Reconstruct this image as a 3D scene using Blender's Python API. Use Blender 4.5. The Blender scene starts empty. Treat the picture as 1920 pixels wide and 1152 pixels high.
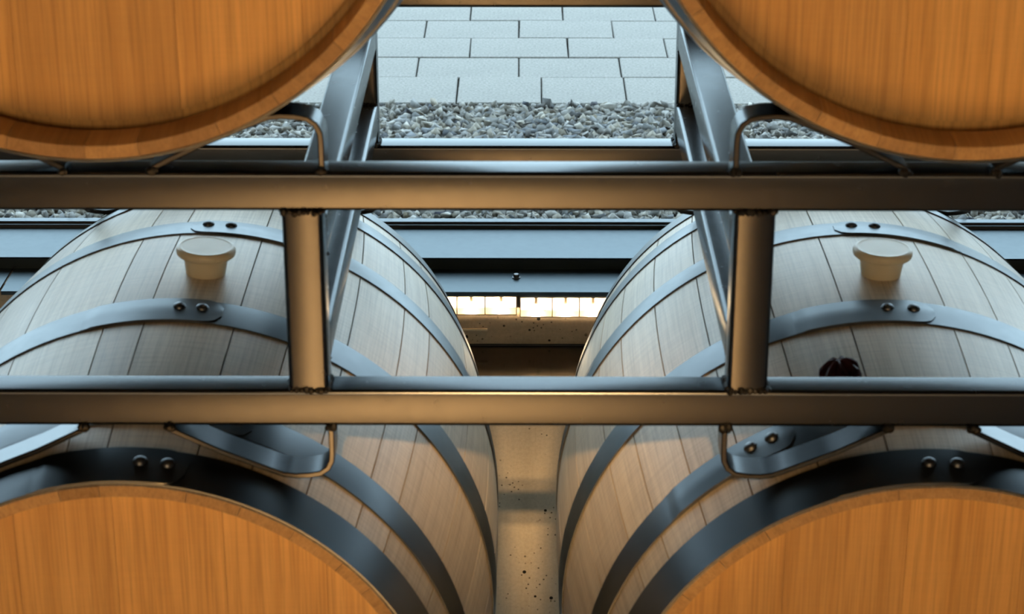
import bpy, math, random
import numpy as np
from mathutils import Vector, Matrix

random.seed(7)
rng = np.random.default_rng(11)
sc = bpy.context.scene
COL = sc.collection
Z0 = 1.93                      # camera height above the cellar floor (all z below are relative to the camera)

# ------------------------------------------------------------------ camera
PITCH, FPX, YAW = 0.39054, 3964.52, -0.00476
cd = bpy.data.cameras.new('camera')
cam = bpy.data.objects.new('camera', cd)
COL.objects.link(cam)
cam.location = (0, 0, Z0)
fw = Vector((math.sin(YAW)*math.cos(PITCH), math.cos(YAW)*math.cos(PITCH), -math.sin(PITCH)))
cam.rotation_euler = fw.to_track_quat('-Z', 'Y').to_euler()
cd.sensor_width = 36.0
cd.lens = FPX/1920*36.0
cd.clip_start = 0.05
cd.clip_end = 200
cd.dof.use_dof = True
cd.dof.focus_distance = 4.0
cd.dof.aperture_fstop = 14.0
sc.camera = cam

# ------------------------------------------------------------------ sky, room lights, added fill, exposure
wd = bpy.data.worlds.new('overcast_sky')
sc.world = wd
wd.use_nodes = True
bg = wd.node_tree.nodes['Background']
bg.inputs[0].default_value = (0.67, 0.85, 1.0, 1)
bg.inputs[1].default_value = 6.2

def area(name, loc, target, size, power, col, size_y=None, spread=math.pi):
    l = bpy.data.lights.new(name, 'AREA')
    l.energy = power; l.color = col; l.size = size
    if size_y: l.shape = 'RECTANGLE'; l.size_y = size_y
    l.spread = spread
    o = bpy.data.objects.new(name, l); COL.objects.link(o)
    o.location = loc
    d = Vector(target)-Vector(loc)
    o.rotation_euler = d.to_track_quat('-Z', 'Y').to_euler()
    return o
WARM = (1.0, 0.60, 0.24)
area('ceiling_lamp_aisle', (-0.22, -1.0, 2.3+Z0), (-0.22, -1.0, 0), 0.3, 190, WARM, size_y=3.0, spread=0.26)
area('warm_front_fill', (-0.3, -4.6, 0.35+Z0), (0.0, 2.0, -.7+Z0), 6.0, 9.5, (1.0, 0.68, 0.36), size_y=2.0, spread=0.6)  # added warm fill panel behind the camera, brightens the barrel heads
area('track_lamp', (0.0, -3.0, 1.885+Z0), (0.015, 4.4, -2.35+Z0), 0.24, .24, WARM, size_y=.03, spread=0.075)
area('track_lamp', (0.0, -3.0, 1.955+Z0), (0.015, 4.4, -2.35+Z0), 0.24, .24, WARM, size_y=.03, spread=0.075)

sc.view_settings.view_transform = 'Standard'
sc.view_settings.look = 'None'
sc.view_settings.exposure = 0.0
sc.view_settings.gamma = 1.0
sc.view_settings.use_curve_mapping = False

# ------------------------------------------------------------------ measured layout (camera relative, metres)
S = 0.04                                     # square steel tube
D, ZU, HP, DR = 1.93908, -0.65816, 0.19203, 2.73438
CX, DXP, GT = 0.00693, 0.22107, 0.01873
XL, XR = -0.40135, 0.41767                   # lower barrels
XUL, XUR = -0.39603, 0.41397                 # upper barrels
ZLOW, YLOW, ZUP, YUP = -1.29177, 1.88361, -0.29204, 1.84825
RH, RB, LEN = 0.32349, 0.37246, 0.95741

# ------------------------------------------------------------------ helpers
def obj(name, verts, faces, mat, parent=None, smooth=False, uvs=None, loc=(0, 0, 0)):
    me = bpy.data.meshes.new(name)
    me.from_pydata([tuple(map(float, v)) for v in verts], [], faces)
    if uvs is not None:
        ul = me.uv_layers.new(name='UVMap')
        vi = np.empty(len(me.loops), dtype=np.int32); me.loops.foreach_get('vertex_index', vi)
        ul.data.foreach_set('uv', np.asarray(uvs, dtype=np.float32)[vi].ravel())
    if smooth:
        me.polygons.foreach_set('use_smooth', [True]*len(me.polygons))
        try: me.set_sharp_from_angle(angle=math.radians(38))
        except Exception: pass
    me.update()
    if mat: me.materials.append(mat)
    o = bpy.data.objects.new(name, me)
    COL.objects.link(o)
    o.location = loc
    if parent: o.parent = parent
    return o

def empty(name, loc):
    o = bpy.data.objects.new(name, None)
    o.empty_display_size = 0.05
    COL.objects.link(o); o.location = loc
    return o

def tag(o, label=None, cat=None, group=None, kind=None):
    if label: o['label'] = label
    if cat: o['category'] = cat
    if group: o['group'] = group
    if kind: o['kind'] = kind
    return o

def prism(profile, axis, a, b, flip=False):
    """extrude a closed 2D profile along an axis from a to b"""
    n = len(profile)
    def pt(p, t):
        return {'x': (t, p[0], p[1]), 'y': (p[0], t, p[1]), 'z': (p[0], p[1], t)}[axis]
    v = [pt(p, a) for p in profile]+[pt(p, b) for p in profile]
    f = [(i, (i+1) % n, n+(i+1) % n, n+i) for i in range(n)]
    f += [tuple(range(n))[::-1], tuple(range(n, 2*n))]
    return v, f

def rrect(u0, u1, w0, w1, r=0.005, seg=4):
    pts = []
    for cu, cw, a0 in ((u1-r, w1-r, 0), (u0+r, w1-r, 90), (u0+r, w0+r, 180), (u1-r, w0+r, 270)):
        for k in range(seg+1):
            a = math.radians(a0+90*k/seg)
            pts.append((cu+r*math.cos(a), cw+r*math.sin(a)))
    return pts

def box(x0, x1, y0, y1, z0, z1):
    v = [(x, y, z) for z in (z0, z1) for y in (y0, y1) for x in (x0, x1)]
    f = [(0, 2, 3, 1), (4, 5, 7, 6), (0, 1, 5, 4), (2, 6, 7, 3), (0, 4, 6, 2), (1, 3, 7, 5)]
    return v, f

def merge(parts):
    V, F = [], []
    for v, f in parts:
        k = len(V); V += list(v); F += [tuple(i+k for i in q) for q in f]
    return V, F

def fix_normals(o):
    import bmesh
    bm = bmesh.new(); bm.from_mesh(o.data)
    bmesh.ops.recalc_face_normals(bm, faces=bm.faces)
    bm.to_mesh(o.data); bm.free()
    return o

def tube(name, axis, a, b, u, w, mat, parent, r=0.0048):
    """square tube centred on u,w (the other two axes in order)"""
    v, f = prism(rrect(u-S/2, u+S/2, w-S/2, w+S/2, r), axis, a, b)
    return fix_normals(obj(name, v, f, mat, parent, smooth=True))

def lathe(profile, seg=32):
    """profile of (r,z) from bottom to top, closed at both ends"""
    V, F = [], []
    n = len(profile)
    for r, z in profile:
        for k in range(seg):
            a = 2*math.pi*k/seg
            V.append((r*math.cos(a), r*math.sin(a), z))
    for i in range(n-1):
        for k in range(seg):
            k2 = (k+1) % seg
            F.append((i*seg+k, i*seg+k2, (i+1)*seg+k2, (i+1)*seg+k))
    F.append(tuple(range(seg))[::-1]); F.append(tuple(range((n-1)*seg, n*seg)))
    return V, F

def weld(name, p0, p1, parent, r=0.0035, n=None):
    """a lumpy weld bead from p0 to p1"""
    p0, p1 = np.array(p0, float), np.array(p1, float)
    L = np.linalg.norm(p1-p0)
    n = n or max(2, int(L/0.0045))
    parts = []
    for i in range(n):
        c = p0+(p1-p0)*((i+.5)/n)+rng.normal(0, r*.18, 3)
        rr = r*rng.uniform(.75, 1.35)
        v, f = lathe([(rr*.5, -rr*.85), (rr*.95, -rr*.35), (rr*.95, rr*.35), (rr*.5, rr*.85)], 7)
        v = np.array(v)*rng.uniform(.85, 1.2, 3)+c
        parts.append((v.tolist(), f))
    V, F = merge(parts)
    return obj(name, V, F, M['weld'], parent, smooth=True)

# ------------------------------------------------------------------ materials
M = {}
class NT:
    def __init__(s, name):
        m = bpy.data.materials.new(name); m.use_nodes = True
        s.m = m; s.t = m.node_tree; s.n = s.t.nodes; s.p = s.n['Principled BSDF']; M[name] = m
    def node(s, typ, **kw):
        n = s.n.new(typ)
        for k, v in kw.items():
            if k.startswith('_'): setattr(n, k[1:], v)
            else: n.inputs[k].default_value = v
        return n
    def link(s, a, b): s.t.links.new(a, b)
    def ramp(s, fac, stops):
        r = s.n.new('ShaderNodeValToRGB')
        e = r.color_ramp.elements
        while len(e) < len(stops): e.new(0.5)
        for q, (pos, c) in zip(e, stops):
            q.position = pos; q.color = (*c, 1) if len(c) == 3 else c
        s.link(fac, r.inputs[0]); return r.outputs[0]
    def mix(s, fac, a, b, mode='MIX'):
        n = s.n.new('ShaderNodeMix'); n.data_type = 'RGBA'; n.blend_type = mode
        for sock, v in ((n.inputs[0], fac), (n.inputs[6], a), (n.inputs[7], b)):
            if hasattr(v, 'links'): s.link(v, sock)
            elif isinstance(v, (int, float)): sock.default_value = v
            else: sock.default_value = (*v, 1)
        return n.outputs[2]
    def mapping(s, vec, scale, loc=None):
        n = s.n.new('ShaderNodeMapping'); n.inputs['Scale'].default_value = scale
        s.link(vec, n.inputs['Vector'])
        if loc is not None: s.link(loc, n.inputs['Location'])
        return n.outputs[0]
    def noise(s, vec, scale=1, detail=4, rough=.55):
        n = s.n.new('ShaderNodeTexNoise'); n.inputs['Scale'].default_value = scale
        n.inputs['Detail'].default_value = detail; n.inputs['Roughness'].default_value = rough
        s.link(vec, n.inputs['Vector']); return n.outputs[0]
    def bump(s, h, strength, dist):
        b = s.n.new('ShaderNodeBump'); b.inputs['Strength'].default_value = strength
        b.inputs['Distance'].default_value = dist
        s.link(h, b.inputs['Height']); s.link(b.outputs[0], s.p.inputs['Normal'])
    def set(s, **kw):
        for k, v in kw.items():
            i = s.p.inputs[k.replace('_', ' ')]
            if hasattr(v, 'links'): s.link(v, i)
            elif isinstance(v, tuple): i.default_value = (*v, 1)
            else: i.default_value = v
        return s.m

def rand_offset(t, mul=37.0):
    oi = t.n.new('ShaderNodeObjectInfo')
    m = t.n.new('ShaderNodeMath'); m.operation = 'MULTIPLY'; m.inputs[1].default_value = mul
    t.link(oi.outputs['Random'], m.inputs[0])
    c = t.n.new('ShaderNodeCombineXYZ')
    for k in range(3): t.link(m.outputs[0], c.inputs[k])
    return oi.outputs['Random'], c.outputs[0]

def wood(name, light, dark, gl=1.0, rough=.5, figure=.5, saw=.25, spread=.30):
    t = NT(name)
    uv = t.n.new('ShaderNodeTexCoord').outputs['UV']
    rnd, off = rand_offset(t)
    g1 = t.noise(t.mapping(uv, (95, 2.2, 1), off), 1, 5, .62)      # grain lines along v
    g2 = t.noise(t.mapping(uv, (420, 7, 1), off), 1, 3, .6)        # fine pores
    g3 = t.noise(t.mapping(uv, (9, 1.6, 1), off), 1, 3, .5)        # broad figure
    sw = t.noise(t.mapping(uv, (14, 330, 1), off), 1, 2, .5)       # plane and saw marks across
    c = t.ramp(g1, [(.30, dark), (.62, light)])
    c = t.mix(figure, c, t.ramp(g3, [(.3, tuple(.72*x for x in light)), (.7, tuple(min(1, 1.1*x) for x in light))]), 'MULTIPLY') if figure < 0 else t.mix(figure*.5, c, t.ramp(g3, [(.32, dark), (.68, light)]))
    c = t.mix(.45, c, t.ramp(g2, [(.35, (.55, .52, .48)), (.55, (1, 1, 1))]), 'MULTIPLY')
    c = t.mix(saw, c, t.ramp(sw, [(.35, (.6, .58, .55)), (.6, (1, 1, 1))]), 'MULTIPLY')
    c = t.mix(1.0, c, t.ramp(rnd, [(0, (1-spread, 1-spread*1.1, 1-spread*1.2)), (.5, (1-spread*.35,)*3), (1, (1.0, 1.0, .97))]), 'MULTIPLY')
    t.bump(g2, .25, .0006)
    return t.set(Base_Color=c, Roughness=rough)
wood('stave_oak', (.74, .63, .47), (.58, .47, .335), saw=.3, rough=.42)
wood('end_grain_lip_shade_oak', (.60, .36, .145), (.43, .235, .08), saw=.1, rough=.6)  # end grain tone, also painted shade for the inside of the lip
wood('head_oak', (.90, .52, .165), (.60, .30, .075), saw=.06, figure=.9, rough=.5, spread=.2)

def steel(name, base, rough, var=.12, streak=(3, 3, 3), bump=0, edge=(.76, .79, .80)):
    t = NT(name)
    co = t.n.new('ShaderNodeTexCoord').outputs['Object']
    n = t.noise(t.mapping(co, streak), 1, 5, .6)
    n2 = t.noise(co, 60, 4, .6)
    c = t.ramp(n, [(.3, tuple(x*.9 for x in base)), (.7, base)])
    r = t.n.new('ShaderNodeMapRange')
    r.inputs['To Min'].default_value = rough-var/2; r.inputs['To Max'].default_value = rough+var/2
    r.inputs['From Min'].default_value = .3; r.inputs['From Max'].default_value = .7
    t.link(n2, r.inputs['Value'])
    if bump: t.bump(n2, bump, .0008)
    return t.set(Base_Color=c, Metallic=1.0, Roughness=r.outputs[0], Specular_Tint=edge)
steel('rack_steel', (.068, .071, .077), .26, .03, (2, 2, 2))
steel('hoop_steel', (.115, .125, .135), .34, .05, (2, 2, 2))
steel('rivet_steel', (.16, .165, .175), .38)
steel('weld', (.05, .048, .046), .5, bump=.4)
steel('sill_metal', (.050, .066, .078), .33, .04, (1.2, 5, 5))
steel('frame_metal', (.08, .09, .10), .36, .06)
steel('lamp_housing', (.42, .37, .32), .4)

def speckle(t, co, scale, lo, hi):
    v = t.n.new('ShaderNodeTexVoronoi'); v.inputs['Scale'].default_value = scale
    t.link(co, v.inputs['Vector'])
    return t.ramp(v.outputs['Distance'], [(lo, (0, 0, 0)), (hi, (1, 1, 1))])

def concrete(name, a, b, stretch, pores=True, rough=.75, grain=.3):
    t = NT(name)
    co = t.n.new('ShaderNodeTexCoord').outputs['Object']
    n = t.noise(t.mapping(co, stretch), 1, 5, .6)
    n2 = t.noise(co, 130, 4, .65)
    n3 = t.noise(co, 3.5, 3, .5)
    c = t.ramp(n, [(.3, a), (.7, b)])
    c = t.mix(grain, c, t.ramp(n2, [(.32, (.5, .5, .5)), (.62, (1, 1, 1))]), 'MULTIPLY')
    c = t.mix(.35, c, t.ramp(n3, [(.3, (.7, .7, .7)), (.7, (1, 1, 1))]), 'MULTIPLY')
    if pores:
        msk = t.ramp(t.noise(co, 9, 2, .5), [(.44, (0, 0, 0)), (.52, (1, 1, 1))])
        p1 = speckle(t, co, 26, .10, .13)
        p2 = speckle(t, co, 75, .14, .19)
        c = t.mix(msk, c, t.mix(1, c, p1, 'MULTIPLY'))
        c = t.mix(.75, c, t.mix(msk, c, t.mix(1, c, p2, 'MULTIPLY')))
    t.bump(n2, .3, .001)
    return t.set(Base_Color=c, Roughness=rough)
concrete('wall_concrete', (.44, .39, .32), (.56, .50, .42), (16, 16, .5))
concrete('band_concrete', (.36, .30, .22), (.64, .55, .43), (2.2, 2, 14))
concrete('room_plaster', (.11, .10, .09), (.13, .12, .11), (2, 2, 2), False)
concrete('floor_concrete', (.40, .34, .28), (.46, .40, .33), (2, 2, 2), False, .6)
concrete('paver_stone', (.165, .162, .150), (.195, .190, .176), (3, 3, 3), False, .8, .95)
concrete('ground_bed', (.035, .037, .037), (.05, .052, .052), (9, 9, 9), False, .9)

t = NT('glossy_black')
t.set(Base_Color=(.012, .009, .007), Roughness=.14, Specular_IOR_Level=.25)

t = NT('gravel_stone')
at = t.n.new('ShaderNodeAttribute'); at.attribute_name = 'shade'
co = t.n.new('ShaderNodeTexCoord').outputs['Object']
c = t.mix(.5, at.outputs['Color'], t.ramp(t.noise(co, 90, 4, .6), [(.3, (.6, .6, .6)), (.65, (1, 1, 1))]), 'MULTIPLY')
t.bump(t.noise(co, 220, 3, .6), .4, .002)
t.set(Base_Color=c, Roughness=.75)

t = NT('silicone')
co = t.n.new('ShaderNodeTexCoord').outputs['Object']
c = t.ramp(t.noise(co, 22, 3, .5), [(.3, (.66, .57, .39)), (.7, (.76, .69, .52))])
t.set(Base_Color=c, Roughness=.38)
t.p.inputs['Subsurface Weight'].default_value = .12
t.p.inputs['Subsurface Radius'].default_value = (.012, .008, .004)
t.p.inputs['Subsurface Scale'].default_value = .6

t = NT('red_wax')
co = t.n.new('ShaderNodeTexCoord').outputs['Object']
c = t.ramp(t.noise(co, 90, 3, .5), [(.3, (.026, .004, .006)), (.7, (.075, .010, .015))])
t.set(Base_Color=c, Roughness=.6, Specular_IOR_Level=.3)

t = NT('reflector_white'); t.set(Base_Color=(.78, .72, .62), Roughness=.35)
t = NT('cream_strip'); t.set(Base_Color=(.74, .66, .52), Roughness=.5)
t = NT('bulb_glow')
t.p.inputs['Emission Color'].default_value = (1.0, .70, .38, 1)
t.p.inputs['Emission Strength'].default_value = 300
t.set(Base_Color=(1, .9, .7))

m = bpy.data.materials.new('window_glass'); m.use_nodes = True; M['window_glass'] = m
nt = m.node_tree; nt.nodes.clear()
out = nt.nodes.new('ShaderNodeOutputMaterial'); mx = nt.nodes.new('ShaderNodeMixShader')
tr = nt.nodes.new('ShaderNodeBsdfTransparent'); tr.inputs[0].default_value = (.95, .98, .97, 1)
gl = nt.nodes.new('ShaderNodeBsdfGlossy'); gl.inputs['Roughness'].default_value = .02
fr = nt.nodes.new('ShaderNodeFresnel'); fr.inputs[0].default_value = 1.35
nt.links.new(fr.outputs[0], mx.inputs[0]); nt.links.new(tr.outputs[0], mx.inputs[1])
nt.links.new(gl.outputs[0], mx.inputs[2]); nt.links.new(mx.outputs[0], out.inputs[0])

# ------------------------------------------------------------------ the room
def struct(name, v, f, mat, label, parent=None, smooth=False):
    o = obj(name, v, f, mat, parent, smooth)
    if not parent: tag(o, label, None, None, 'structure')
    return o
W2 = 6.0
YL, YB = 4.66, 4.81                     # steel ledge front and back edge
ZLED, ZSILL = -1.880+Z0, -1.852+Z0      # ledge and sill heights
CEIL = 2.4+Z0
ZPIT = -3.2+Z0
struct('floor', *box(-W2, W2, -6, 3.2, -.3, 0), M['floor_concrete'], 'cellar floor under the barrel racks')
struct('floor_well', *box(-W2, W2, 3.0, 4.6, ZPIT-.2, ZPIT), M['floor_concrete'], 'sunken concrete floor strip behind the barrels')
struct('ceiling', *box(-W2-.2, W2+.2, -6, 5.4, CEIL, CEIL+.2), M['room_plaster'], 'dark ceiling of the barrel room')
struct('wall_left', *box(-W2-.2, -W2, -6, 5.06, ZPIT, CEIL), M['room_plaster'], 'dark left wall of the barrel room')
struct('wall_right', *box(W2, W2+.2, -6, 5.06, ZPIT, CEIL), M['room_plaster'], 'dark right wall of the barrel room')
struct('wall_front', *box(-W2-.2, W2+.2, -6.2, -6, -.3, CEIL), M['room_plaster'], 'dark wall behind the viewer')
struct('wall_platform', *box(-W2, W2, 3.0, 3.2, ZPIT, -.3), M['wall_concrete'], 'concrete face of the floor edge behind the barrels')
# concrete wall below the window, with a recess for the lamps
YW, YBAND = 4.40, 4.72
ZSHELF = -2.045+Z0
struct('wall_back', *box(-W2, W2, YW, 5.0, ZPIT, ZSHELF-.012), M['wall_concrete'], 'fair-faced concrete wall below the window, seen between the barrels')
struct('trim_1', *box(-W2, W2, YW-.006, YBAND, ZSHELF-.012, ZSHELF), M['glossy_black'], 'glossy dark shelf below the lamps')
struct('wall_band', *box(-W2, W2, YBAND, 5.0, ZSHELF, ZLED-.006), M['band_concrete'], 'rough concrete band behind the lamp fixtures')
struct('trim_2', *box(-W2, W2, YBAND-.004, YBAND, ZSHELF+.001, ZSHELF+.005), M['frame_metal'], 'thin metal strip at the foot of the concrete band')
struct('trim_3', *box(-.165, -.082, YBAND-.006, YBAND, -2.0035+Z0, -1.9995+Z0), M['cream_strip'], 'thin cream strip on the concrete below the left lamp fixture')

# steel ledge: panels with an open joint on the left
led = tag(empty('trim_4', (0, YL, ZLED)), 'blue-grey steel ledge with a bolt below the window sill', None, None, 'structure')
def panel(x0, x1):
    prof = [(0, 0), (YB-YL+.02, 0), (YB-YL+.02, -.004), (.004, -.004), (.004, -.010), (0, -.010)]
    v, f = prism(prof, 'x', x0, x1)
    return fix_normals(obj('panel', v, f, M['sill_metal'], led))
panel(-W2, -1.2445); panel(-1.2385, 1.55); panel(1.556, W2)
bx, by = -.0123, 4.753
v1, f1 = lathe([(.0105, 0), (.0105, .0018), (.0095, .0022)], 24)
v2, f2 = lathe([(.0068, .002), (.0072, .003), (.0072, .0085), (.0062, .0098)], 6)
V, F = merge([(v1, f1), (v2, f2)])
obj('bolt', V, F, M['rivet_steel'], led, loc=(bx, by-YL, 0))
# sill above the ledge
prof = [(YB, ZSILL), (5.016, ZSILL), (5.016, ZLED-.004), (YB+.02, ZLED-.004), (YB, ZLED)]
fix_normals(struct('trim_5', *prism([(YB-.0, ZSILL-.003), (YB+.003, ZSILL), (5.02, ZSILL), (5.02, ZLED-.006), (YB, ZLED-.006)], 'x', -W2, W2), M['sill_metal'], 'wide blue-grey metal window sill'))

# window: stepped bottom frame, posts far outside, glass
win = tag(empty('window_1', (0, 5.04, ZSILL)), 'large fixed window with dark metal frame looking out on gravel and paving', None, None, 'structure')
zz = 0.0
prof = [(-.020, -.02), (-.020, .0065), (-.018, .0080), (-.010, .0080), (-.008, .0080), (-.008, .0115), (-.006, .0130), (.018, .0130), (.018, -.02)]
v, f = prism(prof, 'x', -W2, W2)
fix_normals(obj('frame', v, f, M['frame_metal'], win))
v, f = box(-W2, W2, -.0105, -.0085, .0080, .0094)
obj('gasket', v, f, M['glossy_black'], win)
for x in (-W2, -3.0, 3.0, W2-.06):
    v, f = box(x, x+.06, -.03, .05, .013, CEIL-ZSILL); obj('mullion', v, f, M['frame_metal'], win)
v, f = box(-W2, W2, .004, .010, .012, CEIL-ZSILL)
obj('pane', v, f, M['window_glass'], win)

# ------------------------------------------------------------------ outside: ground, gravel strip, paving
ZG = -1.850+Z0
struct('ground', *box(-25, 25, 5.058, 40, ZG-.4, ZG-.035), M['ground_bed'], 'dark ground under the gravel and paving outside')
YP = 6.10
pave = tag(empty('pavement', (0, YP, ZG)), 'grey stone pavement outside the window', None, None, 'structure')
rows = [(6.10, 6.382, -.197, .2568), (6.382, 6.609, -.009, .322), (6.609, 6.845, .151, .3195), (6.845, 7.074, -.010, .3155),
        (7.074, 7.31, .141, .318), (7.31, 7.54, 0.0, .318), (7.54, 7.77, .15, .318)]
meshes = {}
for ri, (y0, y1, x0, w) in enumerate(rows):
    k0 = int(math.floor((-2.6-x0)/w)); k1 = int(math.ceil((2.6-x0)/w))
    for k in range(k0, k1):
        g = .0022
        key = ri
        if key not in meshes:
            b = .003
            zt = .0
            a0, a1, b0, b1 = g, w-g, g, y1-y0-g
            v = [(a0, b0, -.035), (a1, b0, -.035), (a1, b1, -.035), (a0, b1, -.035),
                 (a0, b0, -b), (a1, b0, -b), (a1, b1, -b), (a0, b1, -b),
                 (a0+b, b0+b, 0), (a1-b, b0+b, 0), (a1-b, b1-b, 0), (a0+b, b1-b, 0)]
            f = [(0, 3, 2, 1)]+[(i+j, (i+1) % 4+j, (i+1) % 4+4+j, i+4+j) for j in (0, 4) for i in range(4)]+[(8, 9, 10, 11)]
            o = obj('paver', v, f, M['paver_stone'], pave)
            meshes[key] = o.data
        else:
            o = bpy.data.objects.new('paver', meshes[key]); COL.objects.link(o); o.parent = pave
        o.location = (x0+k*w, y0-YP, rng.uniform(-.002, .002))
        o.rotation_euler = (0, 0, rng.normal(0, .0035))
for x0, x1, y0, y1 in ((-25, 25, 1.68, 33), (-25, -2.75, 0, 1.675), (2.85, 25, 0, 1.675)):
    v, f = box(x0, x1, y0, y1, -.035, -.002)
    obj('paving_slab', v, f, M['paver_stone'], pave)

# gravel: 300 nearest stones as parts, the rest as one mesh
grav = tag(empty('gravel_bed', (0, 5.06, ZG-.03)), 'strip of loose grey gravel between the window and the stone pavement', 'gravel')
ph = (1+5**.5)/2
ICO = np.array([(-1, ph, 0), (1, ph, 0), (-1, -ph, 0), (1, -ph, 0), (0, -1, ph), (0, 1, ph), (0, -1, -ph), (0, 1, -ph), (ph, 0, -1), (ph, 0, 1), (-ph, 0, -1), (-ph, 0, 1)])/math.hypot(1, ph)
ICF = np.array([(0, 11, 5), (0, 5, 1), (0, 1, 7), (0, 7, 10), (0, 10, 11), (1, 5, 9), (5, 11, 4), (11, 10, 2), (10, 7, 6), (7, 1, 8), (3, 9, 4), (3, 4, 2), (3, 2, 6), (3, 6, 8), (3, 8, 9), (4, 9, 5), (2, 4, 11), (6, 2, 10), (8, 6, 7), (9, 8, 1)])
def rocks(n, r0, r1):
    v = ICO[None]+rng.normal(0, .27, (n, 12, 3))
    v *= rng.uniform([.8, .65, .5], [1.35, 1.1, .85], (n, 3))[:, None, :]
    q = rng.normal(size=(n, 4)); q /= np.linalg.norm(q, axis=1)[:, None]
    # flatten the tilt so stones lie mostly flat
    w, x, y, z = q.T; x *= .55; y *= .55
    nn = np.sqrt(w*w+x*x+y*y+z*z); w, x, y, z = w/nn, x/nn, y/nn, z/nn
    Rm = np.stack([np.stack([1-2*(y*y+z*z), 2*(x*y-z*w), 2*(x*z+y*w)], 1), np.stack([2*(x*y+z*w), 1-2*(x*x+z*z), 2*(y*z-x*w)], 1), np.stack([2*(x*z-y*w), 2*(y*z+x*w), 1-2*(x*x+y*y)], 1)], 1)
    v = np.einsum('nij,nkj->nki', Rm, v)
    return v*rng.uniform(r0, r1, n)[:, None, None]
def shades(n):
    g = np.clip(rng.normal(.125, .055, n), .025, .32)
    hot = rng.random(n) < .05
    g[hot] = rng.uniform(.2, .3, hot.sum())
    tint = rng.normal(0, .02, (n, 1))*np.array([[1, .2, -1.]])
    return np.clip(g[:, None]*np.array([[1.03, 1.0, .91]])+tint*.35, .02, .9)
# jittered grid of positions, two layers
pos = []
for layer, (zc, st) in enumerate(((.006, .0185), (.017, .0175), (.025, .026))):
    for yy in np.arange(.018, 1.035, st):
        for xx in np.arange(-1.95, 1.95, st):
            pos.append((xx+rng.uniform(-.5, .5)*st, yy+rng.uniform(-.5, .5)*st, zc+rng.normal(0, .0025), layer))
pos = np.array(pos)
pos[:, 1] = np.clip(pos[:, 1], .018, 1.022)
vis = np.where((pos[:, 3] == 2) & (np.abs(pos[:, 0]) < .42) & (pos[:, 1] > .66))[0]
vis = vis[np.argsort(pos[vis, 1])][:300]
single = set(vis.tolist())
def gravel_mesh(name, idx):
    n = len(idx)
    v = rocks(n, .0105, .0185)
    P = pos[idx][:, :3]
    return v, P
ids = np.array([i for i in range(len(pos)) if i not in single])
v, P = gravel_mesh('gravel', ids)
n = len(ids)
V = (v+P[:, None, :]).reshape(-1, 3)
F = (ICF[None]+(np.arange(n)*12)[:, None, None]).reshape(-1, 3)
def fast_mesh(name, V, F, cols, mat):
    me = bpy.data.meshes.new(name)
    me.vertices.add(len(V)); me.vertices.foreach_set('co', V.astype(np.float32).ravel())
    me.loops.add(F.size); me.loops.foreach_set('vertex_index', F.astype(np.int32).ravel())
    me.polygons.add(len(F)); me.polygons.foreach_set('loop_start', np.arange(0, F.size, 3, dtype=np.int32))
    me.update(calc_edges=True)
    ca = me.color_attributes.new('shade', 'FLOAT_COLOR', 'POINT')
    ca.data.foreach_set('color', np.concatenate([cols, np.ones((len(cols), 1))], 1).astype(np.float32).ravel())
    me.materials.append(mat)
    return me
me = fast_mesh('gravel', V, F, np.repeat(shades(n), 12, 0), M['gravel_stone'])
go = bpy.data.objects.new('gravel', me); COL.objects.link(go); go.parent = grav; go['kind'] = 'stuff'
sv = rocks(30, .0125, .019); shd = shades(30)
smesh = [fast_mesh('stone', sv[i], ICF, np.repeat(shd[i:i+1], 12, 0), M['gravel_stone']) for i in range(30)]
for i in vis:
    o = bpy.data.objects.new('stone', smesh[rng.integers(30)]); COL.objects.link(o); o.parent = grav
    o.location = pos[i, :3]; o.rotation_euler = (0, 0, rng.uniform(0, 6.28))

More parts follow.
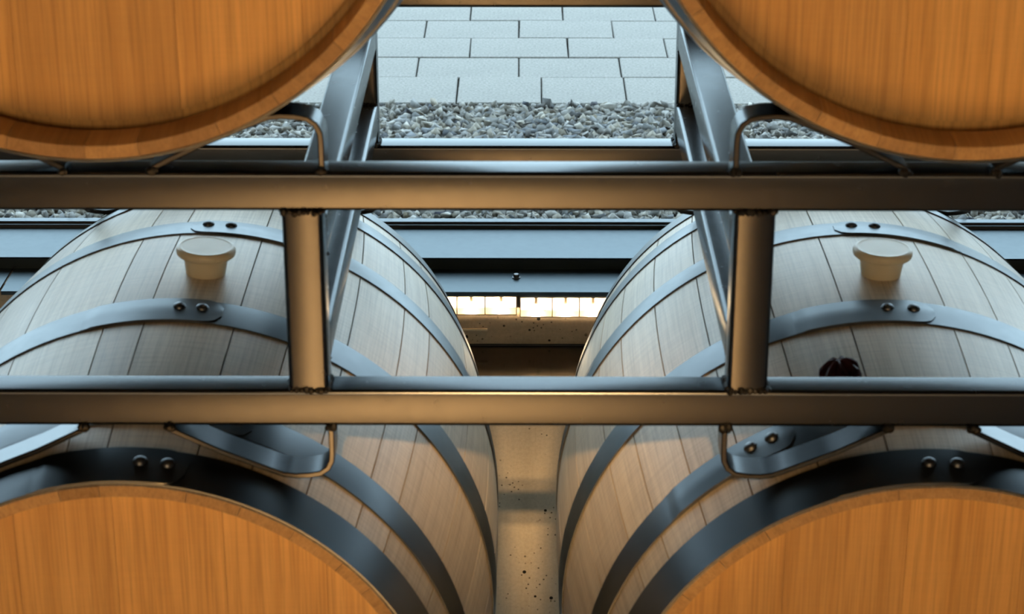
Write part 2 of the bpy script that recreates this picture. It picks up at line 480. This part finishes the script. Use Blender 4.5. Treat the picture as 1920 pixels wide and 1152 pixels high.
# ------------------------------------------------------------------ barrels
def R(t):
    q = 2*t/LEN-1
    return RB-(RB-RH)*q*q
def stave_angles(known, lo_w=9.0, hi_w=15.5):
    a = sorted(known); out = list(a)
    x = a[-1]; end = a[0]+360
    while end-x > hi_w*1.3:
        w = random.uniform(lo_w, hi_w); x += w; out.append(x)
    if end-x > hi_w: out.append((x+end)/2)
    return out
TS = [0, .004, .02, .034, .0345, .0625, .0630]+list(np.linspace(.10, LEN-.10, 17))+[LEN-.0630, LEN-.0625, LEN-.0345, LEN-.034, LEN-.02, LEN-.004, LEN]
def rin(t):
    d = min(t, LEN-t)
    if d < .002: return R(t)-.0135
    if d < .0342: return R(t)-.0150-.0100*d/.034
    if d < .0627: return R(t)-.012                      # croze groove that seats the head
    return R(t)-.025
def make_stave(a0, a1, parent, zc):
    gap = .0008
    nx = 4
    V, U = [], []
    for t in TS:
        ro, ri = R(t), rin(t)
        if t < .002 or t > LEN-.002: ro -= .0015
        g = (.00025 if min(t, LEN-t) < .05 else gap)/ro
        for r in (ro, ri):
            for k in range(nx+1):
                a = math.radians(a0)+g+(math.radians(a1-a0)-2*g)*k/nx
                V.append((r*math.sin(a), t, zc+r*math.cos(a)))
                U.append((.34*a, t+(.3 if r == ri else 0)))
    n = nx+1; st = 2*n; F = []
    for i in range(len(TS)-1):
        b, c = i*st, (i+1)*st
        for k in range(nx):
            F.append((b+k, b+k+1, c+k+1, c+k))
            F.append((b+n+k, c+n+k, c+n+k+1, b+n+k+1))
        F.append((b, c, c+n, b+n)); F.append((b+nx, b+n+nx, c+n+nx, c+nx))
    for i in (0, len(TS)-1):
        b = i*st
        for k in range(nx):
            q = (b+k, b+n+k, b+n+k+1, b+k+1)
            F.append(q if i == 0 else q[::-1])
    o = obj('stave', V, F, M['stave_oak'], parent, smooth=True, uvs=U)
    o.data.materials.append(M['end_grain_lip_shade_oak'])
    mi = [0]*len(F)
    for q, fc in enumerate(F):
        if all((i % st) >= n for i in fc) or len(set(i//st for i in fc)) == 1: mi[q] = 1  # end faces are end grain; inner faces carry the lip's shade as colour
    o.data.polygons.foreach_set('material_index', mi)
    return o
def make_head(parent, zc, t, joints, front=True):
    """boards cut to a disc, thinned at the rim where they enter the croze"""
    rf, rb = R(t)-.0335, R(t)-.0128
    th = .021; sg = 1 if front else -1
    edges = [-rb]+[j for j in joints if -rb+.02 < j < rb-.02]+[rb]
    for x0, x1 in zip(edges[:-1], edges[1:]):
        x0 += .00018; x1 -= .00018
        def ring(rr, y):
            xs = np.linspace(max(x0, -rr+1e-4), min(x1, rr-1e-4), 12)
            h = np.sqrt(np.maximum(rr*rr-xs*xs, 1e-8))
            return [(x, y, zc-q) for x, q in zip(xs, h)]+[(x, y, zc+q) for x, q in zip(xs[::-1], h[::-1])]
        rings = [ring(rf, t), ring(rf, t+sg*.0125), ring(rb, t+sg*.0130), ring(rb, t+sg*th)]
        v = sum(rings, []); n = len(rings[0])
        f = [(k*n+i, k*n+(i+1) % n, (k+1)*n+(i+1) % n, (k+1)*n+i) for k in range(3) for i in range(n)]
        f += [tuple(range(n)), tuple(range(3*n, 4*n))]
        fix_normals(obj('head_board', v, f, M['head_oak'], parent, uvs=[(p[0], p[2]) for p in v]))
def radial(a, t, zc, dr=0.0):
    a = math.radians(a); r = R(t)+dr
    return Vector((r*math.sin(a), t, zc+r*math.cos(a)))
def make_hoop(parent, zc, t0, t1, ridge, lap, rivets):
    """lap=(angle of the round end, direction), rivets = angles"""
    seg = 128; th = .0019
    tm = (t0+t1)/2
    prof = [(t0, .0001), (t0, th), (tm, th+ridge), (t1, th), (t1, .0001)]
    V = []
    for t, d in prof:
        for k in range(seg):
            a = 2*math.pi*k/seg
            r = R(t)+d
            V.append((r*math.sin(a), t, zc+r*math.cos(a)))
    F = [(i*seg+k, i*seg+(k+1) % seg, (i+1)*seg+(k+1) % seg, (i+1)*seg+k) for i in range(len(prof)-1) for k in range(seg)]
    h = fix_normals(obj('hoop', V, F, M['hoop_steel'], parent, smooth=True))
    if lap:
        end, dr = lap
        hw = (t1-t0)/2; n = 24; nz = 6
        span = math.degrees(.16/R(tm)); rc = math.degrees(hw*.9/R(tm))
        V = []
        for i in range(n+1):
            a = end-dr*span*i/n
            e = abs(a-end)
            wdt = hw if e > rc else hw*(.35+.65*math.sqrt(max(0, 1-(1-e/rc)**2)))
            for j in range(nz+1):
                s_ = -1+2*j/nz
                t = tm+s_*wdt*.995
                d = th+.0016*(1 if i < n-1 else .3)+ridge*(1-abs(s_))
                V.append(tuple(radial(a, t, zc, d)))
            for j in (0, nz):
                s_ = -1+2*j/nz
                V.append(tuple(radial(a, tm+s_*wdt*.995, zc, th*.5)))
        w = nz+3; F = []
        for i in range(n):
            for j in range(nz): F.append((i*w+j, i*w+j+1, (i+1)*w+j+1, (i+1)*w+j))
            F.append((i*w, (i+1)*w, (i+1)*w+nz+1, i*w+nz+1))
            F.append((i*w+nz, i*w+nz+2, (i+1)*w+nz+2, (i+1)*w+nz))
        F.append(tuple(range(nz+1))+(nz+2, nz+1))
        fix_normals(obj('lap', V, F, M['hoop_steel'], h, smooth=True))
    for a in rivets:
        v, f = lathe([(.0078, -.001), (.0076, .0012), (.0064, .0034), (.0042, .0050), (.0015, .0056)], 16)
        t = tm+.004
        p = radial(a, t, zc, th+.0016)
        rot = Matrix.Rotation(math.radians(a), 3, 'Y')
        v = [tuple(rot @ Vector(q)+p) for q in v]
        obj('rivet', v, f, M['rivet_steel'], h, smooth=True)
    return h
def make_barrel(xc, y0, zc, joints, heads, rear_heads, rivet_sets, label):
    root = empty('wine_barrel', (xc, y0, zc-RB+Z0))
    tag(root, label, 'barrel', 'oak wine barrels on the steel rack')
    ang = stave_angles(joints)
    for a0, a1 in zip(ang, ang[1:]+[ang[0]+360]):
        make_stave(a0, a1, root, RB)
    make_head(root, RB, .040, heads)
    make_head(root, RB, LEN-.040, rear_heads, False)
    bands = [(.001, .056, 0), (.102, .148, .0009), (.317, .372, .0011), (.594, .642, .0008), (.801, .852, .0009), (LEN-.054, LEN-.001, 0)]
    for (t0, t1, rg), (lap, rv) in zip(bands, rivet_sets):
        make_hoop(root, RB, t0, t1, rg, lap, rv)
    return root
HB = [-.24, -.155, -.033, .075, .18, .265]
make_barrel(XL, YLOW, ZLOW, [-54, -41, -28.5, -11.1, -3.8, 12.0, 21.9, 32.5, 43.3, 50.3, 64.2], [-.235, -.12, -.018, .095, .2], HB,
    [((11.0, 1), (2.8, 7.6)), ((20, 1), (12, 17)), ((9.4, 1), (1.7, 5.7)), ((-2.2, -1), (1.0, 5.4)), ((-9, -1), (-6, -2)), ((9, 1), (2, 6))],
    'oak barrel on the left of the lower row, under the left cream bung')
make_barrel(XR, YLOW, ZLOW, [-70, -59.2, -51.8, -42.3, -32.3, -19.7, -7.3, 11.1, 21.2, 31, 44, 56], [-.25, -.145, -.02, .10, .21], HB,
    [((8.2, 1), (-1.0, 3.9)), ((-22, 1), (-30, -26)), ((8.2, 1), (0, 4.6)), ((-3.8, -1), (-.3, 4.2)), ((-12, -1), (-8, -4)), ((9, 1), (2, 6))],
    'oak barrel on the right of the lower row, with the dark red cap')
make_barrel(XUL, YUP, ZUP, [120, 133, 147, 158, 172, 181, 194, 205, 219], [-.215, -.0717, .0788, .195], HB,
    [((40, 1), (32, 36))]*6, 'oak barrel on the left of the upper row, cropped by the top edge')
make_barrel(XUR, YUP, ZUP, [125, 139, 150, 162, 170, 183, 196, 207], [-.19, -.062, .0665, .155, .24], HB,
    [((50, 1), (42, 46))]*6, 'oak barrel on the right of the upper row, cropped by the top edge')

# ------------------------------------------------------------------ bungs and the red cap
def on_barrel(xc, a, t, dr=0.0):
    return Vector((xc, YLOW, ZLOW+Z0))+radial(a, t, 0, dr)
def bung(xc, a, t, label):
    prof = [(.0225, -.006), (.0235, 0), (.0250, .010), (.0262, .0195), (.0270, .0208), (.0325, .0222), (.0345, .0240), (.0352, .0268), (.0349, .0298), (.0335, .0322), (.0312, .0334), (.0300, .0333), (.0290, .0331), (.0280, .0330), (.0270, .03298), (.018, .03295), (.006, .03295)]
    v, f = lathe(prof, 56)
    o = obj('bung', v, f, M['silicone'], smooth=True)
    o.location = on_barrel(xc, a, t); o.rotation_euler = (0, math.radians(a), 0)
    tag(o, label, 'bung', 'silicone bungs')
    return o
bung(XL, 3.9, .460, 'cream silicone bung in the lower left barrel')
bung(XR, 1.4, .457, 'cream silicone bung in the lower right barrel')
# crumpled star-shaped cap
seg = 40; V = []; F = []
prof = [(.021, -.003, .02), (.0215, .006, .05), (.0220, .014, .12), (.0205, .020, .22), (.0150, .0245, .30), (.0090, .0290, .22), (.0035, .0310, .05)]
for r, z, am in prof:
    for k in range(seg):
        a = 2*math.pi*k/seg
        s_ = 1+am*(abs(math.sin(3.5*a))*1.4-.9)+rng.normal(0, .012)
        V.append((r*s_*math.cos(a), r*s_*math.sin(a), z+am*.012*math.sin(7*a)))
for i in range(len(prof)-1):
    for k in range(seg):
        F.append((i*seg+k, i*seg+(k+1) % seg, (i+1)*seg+(k+1) % seg, (i+1)*seg+k))
F.append(tuple(range((len(prof)-1)*seg, len(prof)*seg))); F.append(tuple(range(seg))[::-1])
o = obj('wax_cap', V, F, M['red_wax'])
o.location = on_barrel(XR, -11.7, .190); o.rotation_euler = (0, math.radians(-11.7), 0)
tag(o, 'small dark red crumpled cap on the lower right barrel', 'cap')

# ------------------------------------------------------------------ steel rack
BX0, BX1 = CX-.80, CX+.80
CRADLE = [(.2046, .0), (.2046, .030), (.2040, .0385), (.2005, .0460), (.1940, .0508), (.1830, .0528), (.1700, .0535), (.1580, .0520), (.1450, .0470), (.0950, .0262), (.0440, .0010)]
def cradle_mesh(pts, th=.0060):
    """flat bar bent along pts (x,z), thickness to the outside, depth S along y"""
    P = np.array(pts); n = len(P)
    tn = np.gradient(P, axis=0); tn /= np.linalg.norm(tn, axis=1)[:, None]
    nr = np.stack([tn[:, 1], -tn[:, 0]], 1)
    c = P.mean(0)
    if (nr[0]*(P[0]-c)).sum() < 0: nr = -nr
    O = P+nr*th
    V = []
    b = .0012
    for y, ins in ((0, b), (b, 0), (S-b, 0), (S, b)):
        for p, q, m_ in zip(P, O, nr):
            p2 = p+m_*ins; q2 = q-m_*ins
            V.append((p2[0], y, p2[1])); V.append((q2[0], y, q2[1]))
    st = 2*n; F = []
    for r_ in range(3):
        a, b2 = r_*st, (r_+1)*st
        for i in range(n-1):
            F.append((a+2*i, a+2*i+2, b2+2*i+2, b2+2*i)); F.append((a+2*i+1, b2+2*i+1, b2+2*i+3, a+2*i+3))
        F.append((a, b2, b2+1, a+1)); F.append((a+st-2, a+st-1, b2+st-1, b2+st-2))
    for i in range(n-1):
        F.append((2*i, 2*i+1, 2*i+3, 2*i+2)); k = 3*st
        F.append((k+2*i, k+2*i+2, k+2*i+3, k+2*i+1))
    return V, F
def make_rack(y0, zu, label, lower_cradles=True):
    """zu: height of the top face of the upper beams; y0: front face"""
    yr = y0+(DR-D)
    zl = zu-S-HP                     # top of the lower beams
    zbot = zl-S
    root = empty('barrel_rack', (CX, y0, zbot))
    tag(root, label, 'rack', 'steel barrel racks')
    L = lambda z: z-zbot
    for yy in (0, yr-y0):
        for zt in (zu, zl):
            tube('beam', 'x', BX0-CX, BX1-CX, yy+S/2, L(zt)-S/2, M['rack_steel'], root)
        for sx in (-1, 1):
            po = tube('post', 'z', L(zl), L(zu-S), sx*DXP, yy+S/2, M['rack_steel'], root)
            for zz_, dz in ((L(zl), .0005), (L(zu-S), -.0005)):
                x0, x1 = sx*DXP-S/2, sx*DXP+S/2
                weld('weld', (x0, yy-.0002, zz_+dz), (x1, yy-.0002, zz_+dz), po, .0032)
                for xx in (x0, x1):
                    weld('weld', (xx, yy+.002, zz_+dz), (xx, yy+S-.002, zz_+dz), po, .0030)
    for sx in (-1, 1):
        for zt in (zu-S-GT, zl+GT+S):
            tu = tube('side_rail', 'y', S, yr-y0, sx*DXP, L(zt)-S/2, M['rack_steel'], root)
            for yy in (S+.0005, yr-y0-.0005):
                for zz_ in (L(zt), L(zt)-S):
                    weld('weld', (sx*DXP-S/2, yy, zz_), (sx*DXP+S/2, yy, zz_), tu, .0024)
    for yy in (0, yr-y0):
        for sx in (-1, 1):
            for s2 in (-1, 1):
                for up in ((1, -1) if lower_cradles else (1,)):
                    zb = L(zu) if up == 1 else L(zbot)
                    pts = [(sx*.4077+s2*dx, up*dz) for dx, dz in CRADLE]
                    v, f = cradle_mesh(pts)
                    cr = fix_normals(obj('cradle', [(a, b+yy, c+zb) for a, b, c in v], f, M['rack_steel'], root, smooth=True))
                    for dx in (.2070, .044):
                        x = sx*.4077+s2*dx
                        weld('weld', (x-.004, yy-.0005, zb+up*.0012), (x+.004, yy-.0005, zb+up*.0012), cr, .0036, 3)
                        weld('weld', (x, yy+.001, zb+up*.001), (x, yy+.012, zb+up*.001), cr, .0030, 3)
    return root
make_rack(D, ZU+Z0, 'welded square-tube steel rack between the two rows of barrels')
make_rack(YLOW+(D-YUP)-.07, ZLOW-.3661+Z0, 'welded square-tube steel rack on the floor under the lower barrels', False)

# ------------------------------------------------------------------ lamp fixtures under the ledge
def fixture(xs, ztop, zbot, depth, label):
    """xs: cell boundaries"""
    yf = YL+.006
    root = empty('light_fixture', (xs[0], yf, zbot))
    tag(root, label, 'light fixture', 'lamp fixtures under the ledge')
    w = xs[-1]-xs[0]; h = ztop-zbot
    th = .0022
    v, f = merge([box(0, w, 0, depth, h-th, h), box(0, w, depth-th, depth, 0, h), box(0, th, 0, depth, 0, h), box(w-th, w, 0, depth, 0, h), box(0, w, 0, depth*.8, -th*.5, 0)])
    obj('housing', v, f, M['lamp_housing'], root)
    v, f = box(th, w-th, depth-th-.0012, depth-th-.0002, .0005, h*.72)
    obj('reflector', v, f, M['reflector_white'], root)
    v, f = box(th, w-th, .0, .0018, h*.985-th-.002, h*.985-th+.002)
    obj('front_rail', v, f, M['lamp_housing'], root)
    v, f = box(th, w-th, .0, .0018, 0.0, .002)
    obj('front_rail', v, f, M['lamp_housing'], root)
    for a, b in zip(xs[:-1], xs[1:]):
        if a != xs[0]:
            v, f = box(a-xs[0]-.0013, a-xs[0]+.0013, .0, depth-th, 0, h-th); obj('divider', v, f, M['lamp_housing'], root)
        c = (a+b)/2-xs[0]
        v, f = lathe([(.003, -.010), (.0075, -.007), (.0095, 0), (.0075, .007), (.004, .010)], 16)
        bu = obj('bulb', [(x+c, y+depth*.5, z+.015) for x, y, z in v], f, M['bulb_glow'], root, smooth=True)
        v, f = lathe([(.0045, .0245), (.0045, h-th)], 12)
        obj('socket', [(x+c, y+depth*.5, z) for x, y, z in v], f, M['lamp_housing'], root, smooth=True)
fixture([-.2215, -.1535, -.0865, -.0105], -1.8905+Z0, -1.9415+Z0, .050, 'lit lamp fixture on the left under the ledge')
fixture([-.0035, .0740, .1385, .2050], -1.8925+Z0, -1.9475+Z0, .050, 'lit lamp fixture on the right under the ledge')
